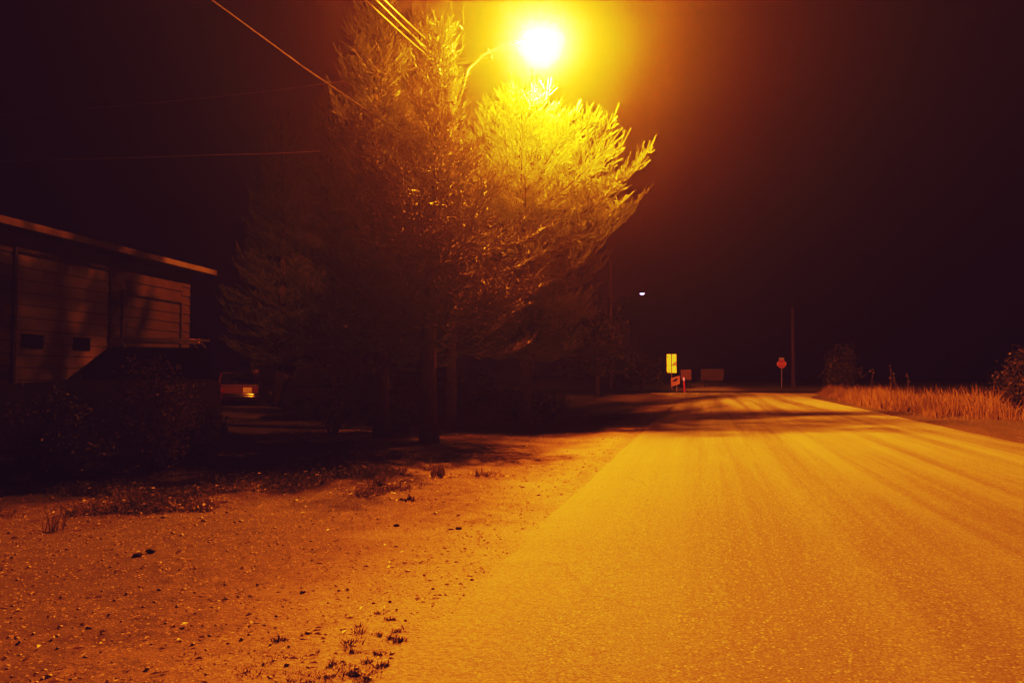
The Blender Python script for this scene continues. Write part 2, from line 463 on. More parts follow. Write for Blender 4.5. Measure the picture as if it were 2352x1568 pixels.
def blades(xy, h, wid, lean, spread=1.0, seg=2, z=None, base_tint=None):
    """curved triangular grass blades"""
    n = len(xy)
    a = rng.uniform(0, 2 * PI, n); tl = lean * rng.random(n) * spread
    dx, dy = np.cos(a), np.sin(a)
    z0 = (ground_h(xy[:, 0], xy[:, 1]) if z is None else z) - 0.01
    ww = wid * rng.uniform(0.6, 1.3, n)
    b = rng.uniform(0, 2 * PI, n)
    sx, sy = np.cos(b) * ww, np.sin(b) * ww
    def pt(u, side, k):
        f = tl * u ** 1.7 * h
        return np.stack([xy[:, 0] + dx * f + sx * side * k, xy[:, 1] + dy * f + sy * side * k, z0 + h * u * np.sqrt(np.clip(1 - (tl * u * 0.6) ** 2, 0.08, 1))], -1)
    v = np.stack([pt(0, -1, 1), pt(0, 1, 1), pt(.5, -1, .8), pt(.5, 1, .8), pt(1, 0, 0)], 1).reshape(-1, 3)
    t = (np.array([(0, 1, 3), (0, 3, 2), (2, 3, 4)])[None] + (np.arange(n) * 5)[:, None, None]).reshape(-1, 3)
    ti = rng.random(n) if base_tint is None else np.clip(base_tint + rng.normal(0, .12, n), 0, 1)
    return v, t, np.repeat(ti, 5)


def flakes(x, y, size, up=0.0, z=None):
    n = len(x)
    a = rng.uniform(0, 2 * PI, n); l = size * rng.uniform(0.5, 1.4, n); w = l * rng.uniform(0.25, 0.6, n)
    tilt = rng.uniform(-.5, .5, n)
    z0 = ground_h(x, y) + 0.008 if z is None else z
    ca, sa = np.cos(a), np.sin(a)
    def pt(u, v_, dz):
        return np.stack([x + ca * u * l - sa * v_ * w, y + sa * u * l + ca * v_ * w, z0 + dz * l], -1)
    v = np.stack([pt(-1, 0, 0.0 * a), pt(0, -.6, 0.25 + tilt * .5), pt(1, 0, 0.1 + 0 * a), pt(0, .6, 0.25 - tilt * .5)], 1).reshape(-1, 3)
    t = (np.array([(0, 1, 2), (0, 2, 3)])[None] + (np.arange(n) * 4)[:, None, None]).reshape(-1, 3)
    return v, t, np.repeat(rng.random(n) ** 0.8, 4)


LIT = []
# low weeds along the far side of the dirt (dark, patchy)
pts = []
while len(pts) < 7000:
    px_ = random.uniform(-60, 1010); py_ = random.uniform(1040, 1190)
    lim0 = 1062 + 14 * math.sin(px_ * 0.013) - 0.03 * (px_ - 500)
    lim1 = 1185 - 0.03 * px_ - (px_ > 560) * (px_ - 560) * 0.10
    if not lim0 < py_ < lim1: continue
    p = onz(px_, py_)
    if float(vnoise(np.array([p.x * 1.3]), np.array([p.y * 1.3]), 21)[0]) < 0.42: continue
    pts.append((p.x, p.y))
pts = np.array(pts)
hs = 0.05 + 0.16 * vnoise(pts[:, 0] * .9, pts[:, 1] * .9, 22) * rng.random(len(pts))
wl = flakes(pts[:, 0] + rng.normal(0, .1, len(pts)), pts[:, 1] + rng.normal(0, .1, len(pts)), 0.03, z=ground_h(pts[:, 0], pts[:, 1]) + hs * rng.random(len(pts)))
tag(link('weeds', np_mesh('weeds', *merge([blades(pts, hs, 0.006, 1.0), wl])), MAT['weed']), 'low patchy weeds and dry grass along the back of the dirt', 'weeds', kind='stuff')

# short dark moss-like growth at the very front edge
n = 2600
gx = []; 
while len(gx) < n:
    px_ = random.gauss(760, 150); py_ = random.uniform(1490, 1640) 
    if px_ > 900 - (py_ - 1490) * .25: continue
    p = onz(px_, py_)
    if float(vnoise(np.array([p.x * 7]), np.array([p.y * 7]), 31)[0]) > 0.5: gx.append((p.x, p.y))
gx = np.array(gx)
tag(link('undergrowth', np_mesh('undergrowth', *blades(gx, 0.010 + 0.014 * rng.random(n), 0.004, 1.8)), MAT['moss']), 'short brown growth in the dirt at the bottom of the frame', 'undergrowth', kind='stuff')

# tufts by the road edge
tv = None
tuft_px = [(868, 1404), (895, 1420), (826, 1432), (824, 1449), (869, 1455), (913, 1446), (902, 1467), (918, 1471), (805, 1474), (812, 1492), (870, 1500), (843, 1520), (878, 1526), (764, 1526), (812, 1548), (838, 1558), (640, 1466)]
tp = []
for k in range(3):
    n = 60
    r = rng.normal(0, 0.018, (n, 2))
    h = 0.015 + 0.03 * rng.random(n)
    v, t, ti = blades(r, h, 0.0035, 1.7, z=np.zeros(n))
    tp.append(np_mesh('grass_tuft', v, t, ti))
for i, (a, b) in enumerate(tuft_px):
    p = onz(a, b)
    o = link('grass_tuft', tp[i % 3], None if tp[i % 3].materials else MAT['darkweed'])
    o.location = (p.x, p.y, float(ground_h(p.x, p.y))); o.rotation_euler = (0, 0, i * 1.7)
    s = random.uniform(0.7, 1.25) * (0.8 if b < 1440 else 1.0); o.scale = (s, s, s * random.uniform(.7, 1.2))
    tag(o, 'small dark grass tuft in the dirt at the ragged near edge of the asphalt', 'grass tuft', 'dark grass tufts along the near road edge')


# ------------------------------------------------------------------ leafy plants
def rosette(name, label, px_, py_, n, h, wid, lean, nfl, fls, mat='weed', rad=0.05):
    p = onz(px_, py_)
    xy = rng.normal(0, rad, (n, 2))
    v = blades(xy, h * rng.uniform(0.5, 1.1, n), wid, lean, z=np.zeros(n))
    LIT.append(flakes(p.x + rng.normal(0, rad * 3.2, nfl), p.y + rng.normal(0, rad * 2.2, nfl), fls))
    o = link(name, np_mesh(name, *v), MAT[mat])
    o.location = (p.x, p.y, float(ground_h(p.x, p.y)))
    return tag(o, label, 'weed')


rosette('weed_clump', 'spiky weed clump at the edge of the tree shadow, left of a lower one', 1008, 1092, 46, 0.23, 0.012, 1.1, 90, 0.035)
rosette('weed_clump', 'low spreading weed clump right of the spiky one by the tree shadow', 1112, 1090, 40, 0.15, 0.010, 1.4, 110, 0.03, rad=0.08)
rosette('weed_clump', 'taller weed with pale leaf bits, nearer than the spiky clump', 870, 1112, 38, 0.22, 0.010, 0.8, 140, 0.032, rad=0.07)
rosette('weed_clump', 'small dark weed clump in the dirt just below the pale leaf bits', 940, 1138, 30, 0.09, 0.012, 1.4, 50, 0.026, 'darkweed', 0.05)
rosette('weed_clump', 'dry straggly weed standing alone at the dark left end of the dirt', 128, 1212, 22, 0.22, 0.006, 0.9, 20, 0.03, 'weed', 0.04)


# litter of dry leaves and needles on the dirt
n = 3200
lx = rng.uniform(-8, -1.55, n); ly = 3 + 12 * rng.random(n) ** 1.3
tag(link('leaf_litter', np_mesh('leaf_litter', *merge(LIT + [flakes(lx, ly, 0.022), flakes(rng.uniform(-1.4, 6, 40), rng.uniform(3, 16, 40), 0.014, z=np.full(40, 0.035))])), MAT['litter']), 'dry leaves and straw bits strewn over the dirt', 'leaf litter', kind='stuff')


def stone(label, px_, py_, s):
    p = onz(px_, py_)
    bm = bmesh.new(); bmesh.ops.create_icosphere(bm, subdivisions=2, radius=s)
    for vv in bm.verts:
        vv.co *= random.uniform(.82, 1.12); vv.co.z *= 0.6; vv.co.x *= 1.25
    me = bpy.data.meshes.new('stone'); bm.to_mesh(me); bm.free()
    o = link('stone', me, simple('dark_stone', (0.05, 0.045, 0.04), 0.9, 0, .2, .3, 30))
    o.location = (p.x, p.y, float(ground_h(p.x, p.y)) + s * .3)
    tag(o, label, 'stone')


stone('dark stone lying in the dirt, left of a flatter one', 911, 1203, 0.026)
stone('flat dark stone in the dirt beside the road edge', 1053, 1210, 0.026)
stone('dark clod on the bare dirt at left, the nearer of two', 318, 1280, 0.036)
stone('dark clod on the bare dirt at left, the farther of two', 346, 1272, 0.034)
p = onz(850, 1545)
mb = MB(); mb.tube([(-.005, -.05, 0.012), (0.0, 0, .018), (-.012, .045, .03)], [.005, .0045, .003], 6)
o = mb.build('twig', simple('dry_straw', (.5, .38, .2), .7)); o.location = (p.x, p.y, float(ground_h(p.x, p.y)))
tag(o, 'pale broken twig lying at the road edge in the front', 'twig')

# right-hand verge: tall dry grass
n = 15000
u = rng.random(n) ** 0.75
yy = 24 + (66 - 24) * u; 
xe = np.interp(yy, [24, 27.7, 29.8, 40, 62, 66], [9.9, 9.6, 7.4, 7.0, 7.9, 9.2])
xx = xe + np.abs(rng.normal(0, 1, n)) * 1.7 + rng.normal(0, .12, n)
cl = vnoise(xx * 1.6, yy * 0.8, 41)
keep = cl > 0.28
xx, yy, cl = xx[keep], yy[keep], cl[keep]
hh_ = np.interp(yy, [24, 30, 45, 66], [.95, 1.0, 0.85, .65]) * (0.25 + 1.05 * cl) * rng.uniform(0.6, 1.15, len(xx)) * np.clip(0.35 + (xx - np.interp(yy, [24, 27.7, 29.8, 40, 62, 66], [9.9, 9.6, 7.4, 7.0, 7.9, 9.2])) * 1.2, .3, 1)
tag(link('dry_grass', np_mesh('dry_grass', *blades(np.stack([xx, yy], 1), hh_, 0.012, 0.75, base_tint=0.25 + .6 * cl)), MAT['dry']), 'tall dry grass standing along the right side of the road', 'grass', kind='stuff')


def stalk_mesh(h, nl):
    lean = random.uniform(-.18, .18)
    st = MB(); pts = [(lean * h * (i / 6) ** 2, 0, h * i / 6) for i in range(7)]
    st.tube(pts, [.014 - .0016 * i for i in range(7)], 5)
    k = np.arange(nl); zz = h * (0.3 + .7 * k / nl); ph = k * 2.4
    return st, flakes(lean * zz ** 2 / h + .10 * np.cos(ph) * (1.2 - zz / h), .10 * np.sin(ph) * (1.2 - zz / h), 0.075, z=zz)


for i, (px_, d, h, lab) in enumerate([(2000, 36, 1.75, 'weed stalk with dark leaves above the dry grass, left of the tallest'), (2046, 34, 1.9, 'tall leafy weed stalk rising from the left end of the dry grass'),
                                      (2062, 33, 1.5, 'shorter weed stalk leaning beside the tallest one in the dry grass'), (2092, 32, 1.55, 'thin weed stalk standing alone above the dry grass, right of the others')]):
    p = ground_at(px_, d)
    t_ = thing('weed_stalk', lab, 'weed', (p.x, p.y, -0.02), i * 1.3)
    st, fl = stalk_mesh(h, 26)
    st.build('stem', MAT['bark'], t_)
    link('foliage', np_mesh('foliage', *fl), MAT['weed'], t_)


# ------------------------------------------------------------------ trees
def shoot_template(k, width, seed):
    r = np.random.default_rng(seed)
    vs, ts = [], []
    for i in range(k):
        t0 = (i + r.random()) / k * 0.94
        a = i * 2.399 + r.random() * .5
        rad = (0.9 + .3 * r.random()) * (1 - .35 * t0)
        ca, sa = math.cos(a), math.sin(a)
        tx, ty = -sa * width, ca * width
        z1 = t0 + .13 + .05 * r.random()
        b = len(vs)
        vs += [(tx, ty, t0 - .01), (-tx, -ty, t0 + .03), (ca * rad, sa * rad, z1)]
        ts.append((b, b + 1, b + 2))
    return np.array(vs), np.array(ts)


def instance_shoots(P, D, L, Wd, k=26, width=0.2, tint=None):
    """P,D (n,3), L,Wd (n): needle shoots as one big triangle soup"""
    out = []
    n = len(P)
    D = D / np.linalg.norm(D, axis=1, keepdims=True)
    ref = np.where(np.abs(D[:, 2:3]) < .9, np.array([[0, 0, 1.]]), np.array([[1., 0, 0]]))
    A = np.cross(D, ref); A /= np.linalg.norm(A, axis=1, keepdims=True); B = np.cross(D, A)
    roll = rng.uniform(0, 2 * PI, n); cr, sr = np.cos(roll)[:, None], np.sin(roll)[:, None]
    A2 = A * cr + B * sr; B2 = -A * sr + B * cr
    var = rng.integers(0, 4, n)
    for q_ in range(4):
        m = var == q_
        if not m.any(): continue
        tv_, tt = shoot_template(k, width, 100 + q_)
        v = (P[m][:, None] + A2[m][:, None] * (tv_[None, :, 0:1] * Wd[m][:, None, None]) + B2[m][:, None] * (tv_[None, :, 1:2] * Wd[m][:, None, None])
             + D[m][:, None] * (tv_[None, :, 2:3] * L[m][:, None, None]))
        c = m.sum()
        t = (tt[None] + (np.arange(c) * len(tv_))[:, None, None]).reshape(-1, 3)
        out.append((v.reshape(-1, 3), t, np.repeat(tint[m], len(tv_))))
    return merge(out)


def conifer(name, label, base, H, prof, nbr, seed, z_lo=0.8, trunk_r=0.18, k=24, sec=0.13, sh=0.085, shoot=(0.11, 0.2), wd=0.024, upturn=0.5, leaders=(), mat='needles', asym=None, group=None, elev=(40, -12)):
    R = random.Random(seed)
    root = thing(name, label, 'tree', (base.x, base.y, -0.03), 0, group)
    tr = MB()
    nseg = 14
    ph = R.random() * 6
    def axis(z):
        return Vector((0.10 * math.sin(z * .45 + ph), 0.10 * math.cos(z * .38 + ph), z))
    tr.tube([axis(H * i / nseg) for i in range(nseg + 1)], [max(.012, trunk_r * (1 - i / nseg) ** .85 + (0.10 * trunk_r if i == 0 else 0)) for i in range(nseg + 1)], 9)
    tr.build('trunk', MAT['bark'], root, True)
    lm = MB()
    P, D, L, T = [], [], [], []
    def emit(p, d, l, t):
        P.append(p); D.append(d); L.append(l); T.append(t)
    for b in range(nbr):
        u = (b + R.random()) / nbr
        z0 = z_lo + (H - z_lo) * u ** 1.05
        z0 = max(z_lo, round(z0 / .42) * .42 + R.gauss(0, .06)) if z0 < H - .8 else z0
        az = b * 2.399 + R.uniform(-.35, .35)
        ln = prof(z0) * R.uniform(.72, 1.12)
        if asym: ln *= asym(az, z0)
        if ln < .12: ln = .12
        f = (z0 - z_lo) / (H - z_lo)
        e = math.radians(elev[1] + (elev[0] - elev[1]) * f ** 1.2 + R.uniform(-8, 8))
        ca, sa = math.cos(az), math.sin(az)
        o0 = axis(z0)
        upt = upturn * R.uniform(.5, 1.3)
        bend = R.uniform(-.15, .15)
        def bp(s):
            r = ln * s * math.cos(e)
            zz = ln * (math.sin(e) * s + upt * .35 * s ** 2.2 - .06 * math.sin(PI * s))
            a2 = az + bend * s
            return o0 + Vector((math.cos(a2) * r, math.sin(a2) * r, zz))
        pts = [bp(i / 5) for i in range(6)]
        lm.tube(pts, [max(.004, .013 * ln ** .8 * (1 - i / 5.5)) for i in range(6)], 4, False)
        s = 0.16 + 0.1 * R.random()
        side = 1
        bt = R.random()
        while s < 1.0:
            p = bp(s); tg = (bp(min(1, s + .02)) - bp(s - .02)).normalized()
            lat = tg.cross(Vector((0, 0, 1))); lat = lat.normalized() if lat.length > .05 else Vector((-sa, ca, 0))
            nrm = lat.cross(tg)
            ang = math.radians(R.uniform(38, 64))
            l2 = (0.42 * ln * (1 - s) ** .8 + .10) * R.uniform(.6, 1.2)
            l2 = min(l2, 0.95)
            d2 = (tg * math.cos(ang) + lat * side * math.sin(ang) + nrm * R.uniform(-.12, .38)).normalized()
            q2 = 0.02
            while q2 < l2:
                pp = p + d2 * q2 + Vector((0, 0, .25 * q2 * q2 * upturn))
                for sg in (-1, 1):
                    if R.random() < .1: continue
                    dd = (d2 * R.uniform(.7, 1.1) + lat.cross(Vector((0, 0, 1))) * 0 + (tg - d2 * tg.dot(d2)) * sg * R.uniform(.4, .9) + Vector((0, 0, R.uniform(-.15, .75) * (.5 + upturn)))).normalized()
                    emit(pp, dd, R.uniform(*shoot), .55 * bt + .45 * R.random())
                q2 += sh * R.uniform(.8, 1.25)
            emit(p + d2 * l2, (d2 + Vector((0, 0, .35 * upturn))).normalized(), R.uniform(*shoot) * 1.35, .5 + .5 * R.random())
            emit(p + d2 * l2 * .8, d2, l2 * .3 + .05, .5)
            s += sec / max(ln, .3) * R.uniform(.75, 1.25) * .5
            side = -side
        tipd = (bp(1.0) - bp(.9)).normalized()
        for kx in range(3):
            emit(bp(1.0 - .06 * kx), (tipd + Vector((R.uniform(-.3, .3), R.uniform(-.3, .3), .25 + R.uniform(0, .4) * upturn))).normalized(), R.uniform(*shoot) * 1.7, .6 + .4 * R.random())
    for (dx, dy, z0, ln) in leaders + ((0, 0, H - .25, .5),):
        o0 = axis(min(z0, H)) + Vector((dx, dy, 0)); o0.z = z0
        top = o0 + Vector((R.uniform(-.04, .04), R.uniform(-.04, .04), ln))
        lm.tube([o0 - Vector((dx * .8, dy * .8, .5)), o0, top], [.02, .012, .006], 5)
        for i in range(int(ln / .10)):
            w = i / max(1, int(ln / .10)); a = i * 2.4
            emit(o0 + (top - o0) * w, Vector((math.cos(a) * .7, math.sin(a) * .7, .9)).normalized(), R.uniform(.10, .3) * (1 - .65 * w), R.random())
        emit(top - (top - o0) * .35, Vector((0, 0, 1)), ln * .4, .8)
    lm.build('limbs', MAT['bark'], root)
    P = np.array(P); D = np.array(D); L = np.array(L); T = np.array(T)
    Wd = np.full(len(L), wd) * rng.uniform(.8, 1.25, len(L))
    cm = np_mesh('crown', *instance_shoots(P, D, L, Wd, k, .20, T))
    link('crown', cm, MAT[mat], root)
    print(name, 'shoots', len(L))
    return root


def pf(pairs):
    zs = [a for a, _ in pairs]; rs = [b for _, b in pairs]
    return lambda z: float(np.interp(z, zs, rs))


camr = math.atan2(RT.y, RT.x)   # azimuth of "to the right of the picture"
# tree under the lamp
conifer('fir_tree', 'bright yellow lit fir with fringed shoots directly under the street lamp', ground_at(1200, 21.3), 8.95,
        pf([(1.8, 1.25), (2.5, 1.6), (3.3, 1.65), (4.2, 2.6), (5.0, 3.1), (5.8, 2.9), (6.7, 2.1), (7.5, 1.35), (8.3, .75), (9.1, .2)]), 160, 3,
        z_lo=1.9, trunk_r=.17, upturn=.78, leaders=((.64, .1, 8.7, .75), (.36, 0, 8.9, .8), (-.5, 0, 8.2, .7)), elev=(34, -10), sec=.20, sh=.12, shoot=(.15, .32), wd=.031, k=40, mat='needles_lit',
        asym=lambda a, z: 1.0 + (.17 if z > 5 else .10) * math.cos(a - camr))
# the dark fir in front of the pole
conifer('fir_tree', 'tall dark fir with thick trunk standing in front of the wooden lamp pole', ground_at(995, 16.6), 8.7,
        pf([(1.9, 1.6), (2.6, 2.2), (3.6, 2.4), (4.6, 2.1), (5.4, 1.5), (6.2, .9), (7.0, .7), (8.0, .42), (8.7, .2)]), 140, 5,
        z_lo=2.2, trunk_r=.20, upturn=.8, leaders=((.22, 0, 8.5, .9), (.5, 0, 8.3, .95)), elev=(38, -10), sec=.20, sh=.125, shoot=(.13, .29), wd=.030, k=36, mat='needles_shaded',
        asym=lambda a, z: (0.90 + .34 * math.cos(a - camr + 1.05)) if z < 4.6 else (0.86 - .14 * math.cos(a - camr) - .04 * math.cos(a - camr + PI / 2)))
# taller firs behind
cf = conifer('fir_tree', 'tall orange lit fir left of the pole, crossed by the overhead wires', ground_at(868, 18.3), 10.4,
             pf([(1.6, 2.1), (3.2, 2.1), (5.0, 1.55), (6.6, 1.3), (7.8, 1.0), (9.2, .6), (10.4, .2)]), 135, 8,
             z_lo=1.6, trunk_r=.2, upturn=.8, sec=.22, sh=.14, shoot=(.15, .32), wd=.036, k=36, elev=(38, -8))
for px_, d, s, rz, lab in [(965, 34, 1.6, 1.1, 'tall dim fir far behind the pole, its top above the picture'),
                           (640, 36, 1.25, 2.3, 'barely lit fir in the dark behind the parked wagon'),
                           (745, 41, 1.5, 4.0, 'dark fir just left of the tall orange lit fir')]:
    c = copy_tree(cf); p = ground_at(px_, d)
    c.location = (p.x, p.y, -.03); c.scale = (s, s, s); c.rotation_euler = (0, 0, rz)
    c['label'] = lab


def bush(name, label, base, rx, ry, h, nst, leaf, nleaf, seed, mat='leaves', cat='bush', z0=0.1, trunk=None, gap=0.0):
    R = np.random.default_rng(seed)
    root = thing(name, label, cat, (base.x, base.y, -.03))
    st = MB()
    pos = []
    for i in range(nst):
        a = R.uniform(0, 2 * PI); rr = math.sqrt(R.random())
        tip = np.array([math.cos(a) * rr * rx, math.sin(a) * rr * ry, h * (1 - .45 * rr ** 2) * R.uniform(.42, 1.08)])
        b0 = np.array([math.cos(a) * rr * rx * .15, math.sin(a) * rr * ry * .15, 0 if not trunk else h * .2])
        mid = b0 * .5 + tip * .5 + np.array([0, 0, .12 * h]) * R.uniform(-.3, 1)
        def cv(s): return (1 - s) ** 2 * b0 + 2 * s * (1 - s) * mid + s * s * tip
        st.tube([cv(s) for s in (0, .25, .5, .75, 1)], [.014 * h ** .5 * (1 - .8 * s) for s in (0, .25, .5, .75, 1)], 4, False)
        m = nleaf // nst
        s = .18 + .82 * R.random(m) ** .7
        base_p = np.stack([cv(x) for x in s])
        pos.append(base_p + R.normal(0, .065 * h ** .5 + leaf * .8, (m, 3)) * np.array([1, 1, .8]))
    if trunk: st.tube([(0, 0, 0), (.05, 0, h * .25), (0, .05, h * .45)], [trunk, trunk * .8, trunk * .5], 7)
    st.build('trunk' if trunk else 'stems', MAT['bark'], root)
    pos = np.concatenate(pos); pos[:, 2] = np.abs(pos[:, 2]) + .02
    n = len(pos)
    d1 = R.normal(0, 1, (n, 3)); d1[:, 2] *= .5; d1 /= np.linalg.norm(d1, axis=1, keepdims=True)
    d2 = np.cross(d1, R.normal(0, 1, (n, 3))); d2 /= np.linalg.norm(d2, axis=1, keepdims=True)
    l = leaf * R.uniform(.5, 1.3, n)[:, None]
    v = np.stack([pos - d1 * l, pos - d2 * l * .45, pos + d1 * l, pos + d2 * l * .45], 1).reshape(-1, 3)
    t = (np.array([(0, 1, 2), (0, 2, 3)])[None] + (np.arange(n) * 4)[:, None, None]).reshape(-1, 3)
    link('crown' if trunk else 'foliage', np_mesh('crown' if trunk else 'foliage', v, t, np.repeat(R.random(n), 4)), MAT[mat], root)
    return root


bush('bush', 'leafy bush with leaves coloured pale as if lit in front of the roof rack vehicle', ground_at(350, 11.6), .62, .55, 1.75, 46, .032, 5200, 1, 'dry')  # dry-grass colour makes the shaded leaves look lamplit
bush('bush', 'low dark bush at left below the big garage door', ground_at(120, 10.6), .95, .6, 1.25, 50, .035, 4200, 2)
bush('bush', 'dark shrub between the leafy bush and the chrome bumpered wagon', ground_at(470, 13.5), .55, .5, 1.2, 30, .035, 2200, 9)
bush('bush', 'sparse young bush in the shadow left of the dark fir', ground_at(765, 19.0), .5, .5, 1.5, 24, .04, 900, 4)
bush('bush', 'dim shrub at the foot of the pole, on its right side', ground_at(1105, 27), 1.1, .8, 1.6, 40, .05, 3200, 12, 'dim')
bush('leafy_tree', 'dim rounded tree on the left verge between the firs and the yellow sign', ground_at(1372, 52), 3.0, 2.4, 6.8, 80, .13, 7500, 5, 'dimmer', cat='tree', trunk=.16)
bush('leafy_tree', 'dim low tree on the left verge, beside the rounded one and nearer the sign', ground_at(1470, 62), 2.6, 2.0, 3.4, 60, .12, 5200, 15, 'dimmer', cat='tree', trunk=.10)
bush('bush', 'added dark low brush filling the shade at the foot of the tall orange lit fir', ground_at(905, 19.5), 1.0, .6, 1.15, 40, .045, 3200, 21, 'dim')  # brush added to fill the dark under the firs
bush('bush', 'added dark brush filling the shade under the bright fir by the edge of the road', ground_at(1215, 24), 1.2, .7, 1.2, 40, .05, 3200, 22, 'dim')  # also added, a dark filler for the shade below the fir
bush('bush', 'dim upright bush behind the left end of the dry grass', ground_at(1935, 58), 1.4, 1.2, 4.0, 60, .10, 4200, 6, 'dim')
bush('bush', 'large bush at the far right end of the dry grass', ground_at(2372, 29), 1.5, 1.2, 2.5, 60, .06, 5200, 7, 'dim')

# ------------------------------------------------------------------ street lamp on a wooden utility pole
PB = ground_at(1035, 19.87)
lampd = (LAMP - Vector((0, 0, EYE))).dot(FW)
sl = thing('street_lamp', 'lit street lamp on a long curved arm from a wooden utility pole', 'street lamp', (PB.x, PB.y, 0))
LP = lambda p: Vector(p) - Vector((PB.x, PB.y, 0))
mb = MB(); mb.tube([(0, 0, -.1), (.01, 0, 3), (0, .01, 6.2), (.01, 0, 9.7)], [.155, .145, .13, .11], 14)
mb.build('pole', MAT['polewood'], sl, True)
armp = [Vector((.10, 0, 7.95))]
for px_, py_, f_ in ((1075, 160, .22), (1108, 128, .42), (1145, 109, .62), (1180, 99, .8), (1212, 93, .95)):
    armp.append(LP(at(px_, py_, 19.87 + (lampd - 19.87) * f_)))
mb = MB(); mb.tube(armp, .03, 8); mb.build('lamp_arm', MAT['steel'], sl, True)
mb = MB(); mb.box(.06, .16, -.09, .09, 7.7, 8.2); mb.build('bracket', MAT['steel'], sl, False, .01)
mb = MB(); mb.box(-.06, .06, -1.1, 1.1, 9.25, 9.37)
ca = mb.build('crossarm', MAT['polewood'], sl, False, .01); ca.rotation_euler = (0, 0, PI / 2 - .1)
for k_ in (-1, -.1, .9):
    mb = MB(); mb.tube([(0, k_, 9.37), (0, k_, 9.42), (0, k_, 9.44), (0, k_, 9.5), (0, k_, 9.53)], [.02, .02, .05, .045, .02], 10)
    io = mb.build('insulator', MAT['ceramic'], sl, True); io.rotation_euler = ca.rotation_euler
# lamp head
Lh = LP(LAMP)
hd = (armp[-1] - armp[-2]).normalized(); hdx = Vector((hd.x, hd.y, 0)).normalized()
bm = bmesh.new(); bmesh.ops.create_uvsphere(bm, u_segments=20, v_segments=12, radius=1)
for vv in bm.verts:
    vv.co = Vector((vv.co.x * .38, vv.co.y * .17, (vv.co.z * (.10 if vv.co.z > 0 else .03))))
me = bpy.data.meshes.new('lamp_head'); bm.to_mesh(me); bm.free()
hdo = link('lamp_head', me, MAT['paintgrey'], sl, True)
hdo.location = Lh + Vector((0, 0, .12)) + hdx * -.08; hdo.rotation_euler = (0, 0, math.atan2(hdx.y, hdx.x))
bm = bmesh.new(); bmesh.ops.create_uvsphere(bm, u_segments=20, v_segments=14, radius=1)
for vv in bm.verts:
    vv.co = Vector((vv.co.x * .2, vv.co.y * .15, vv.co.z * (.02 if vv.co.z > 0 else .14)))
me = bpy.data.meshes.new('lamp_lens'); bm.to_mesh(me); bm.free()
ln_ = link('lamp_lens', me, glow('lit_sodium_lens', (1.0, .62, .22), 60.0), sl, True)
ln_.location = Lh + Vector((0, 0, .07)); ln_.rotation_euler = hdo.rotation_euler

LCOL = (1.0, 0.335, 0.012)
ld = bpy.data.lights.new('lamp_light', 'POINT')
ld.energy = 1.0; ld.shadow_soft_size = 0.13; ld.color = (1, 1, 1)
ld.use_nodes = True
lt = ld.node_tree; em = lt.nodes['Emission']
em.inputs['Color'].default_value = (*LCOL, 1)
ltc = lt.nodes.new('ShaderNodeTexCoord'); sp = lt.nodes.new('ShaderNodeSeparateXYZ')
lt.links.new(ltc.outputs['Normal'], sp.inputs[0])
# refractor distribution: strongest well out from straight down, little light upwards
rp = lt.nodes.new('ShaderNodeMapRange'); rp.inputs['From Min'].default_value = -1; rp.inputs['From Max'].default_value = 1
lt.links.new(sp.outputs['Z'], rp.inputs['Value'])
cr = lt.nodes.new('ShaderNodeValToRGB'); lt.links.new(rp.outputs[0], cr.inputs['Fac'])
dist_ = [(0.0, .20), (.12, .26), (.20, .31), (.28, .50), (.37, 1.0), (.42, 1.0), (.46, .55), (.52, .20), (1.0, .05)]
ee = cr.color_ramp.elements
while len(ee) < len(dist_): ee.new(.5)
for e_, (p_, v_) in zip(ee, dist_):
    e_.position = p_; e_.color = (v_, v_, v_, 1)
mu = lt.nodes.new('ShaderNodeMath'); mu.operation = 'MULTIPLY'; mu.inputs[1].default_value = 120000.0
# house-side cut-off: far less light away from the road
hs_ = lt.nodes.new('ShaderNodeMapRange'); hs_.interpolation_type = 'SMOOTHSTEP'
hs_.inputs['From Min'].default_value = -.80; hs_.inputs['From Max'].default_value = .03; hs_.inputs['To Min'].default_value = .14; hs_.inputs['To Max'].default_value = 1.0
lt.links.new(sp.outputs['X'], hs_.inputs['Value'])
m2 = lt.nodes.new('ShaderNodeMath'); m2.operation = 'MULTIPLY'
lt.links.new(cr.outputs['Color'], mu.inputs[0]); lt.links.new(mu.outputs[0], m2.inputs[0]); lt.links.new(hs_.outputs[0], m2.inputs[1])
lt.links.new(m2.outputs[0], em.inputs['Strength'])
lo = bpy.data.objects.new('lamp_light', ld); C.objects.link(lo)
lo.parent = sl; lo.location = Lh + Vector((0, 0, -.24))


# ------------------------------------------------------------------ overhead wires
def wire(label, pts, r, mat, sag=0.0, twist=False):
    a = [Vector(p) for p in pts]
    out = []
    for i in range(len(a) - 1):
        m = 14
        for k_ in range(m + (i == len(a) - 2)):
            u = k_ / m
            p = a[i].lerp(a[i + 1], u); p.z -= sag * 4 * u * (1 - u)
            out.append(p)
    mb = MB()
    if twist:
        fine_ = []
        for i in range(len(out) - 1):
            for k_ in range(10): fine_.append(out[i].lerp(out[i + 1], k_ / 10))
        for ph in (0, 2.1, 4.2):
            mb.tube([p + Vector((math.cos(i * .55 + ph) * r, 0, math.sin(i * .55 + ph) * r)) for i, p in enumerate(fine_)], r * .95, 5, False)
    else:
        mb.tube(out, r, 6, False)
    o = mb.build('overhead_wire', MAT[mat], None, True)
    return tag(o, label, 'overhead wire')


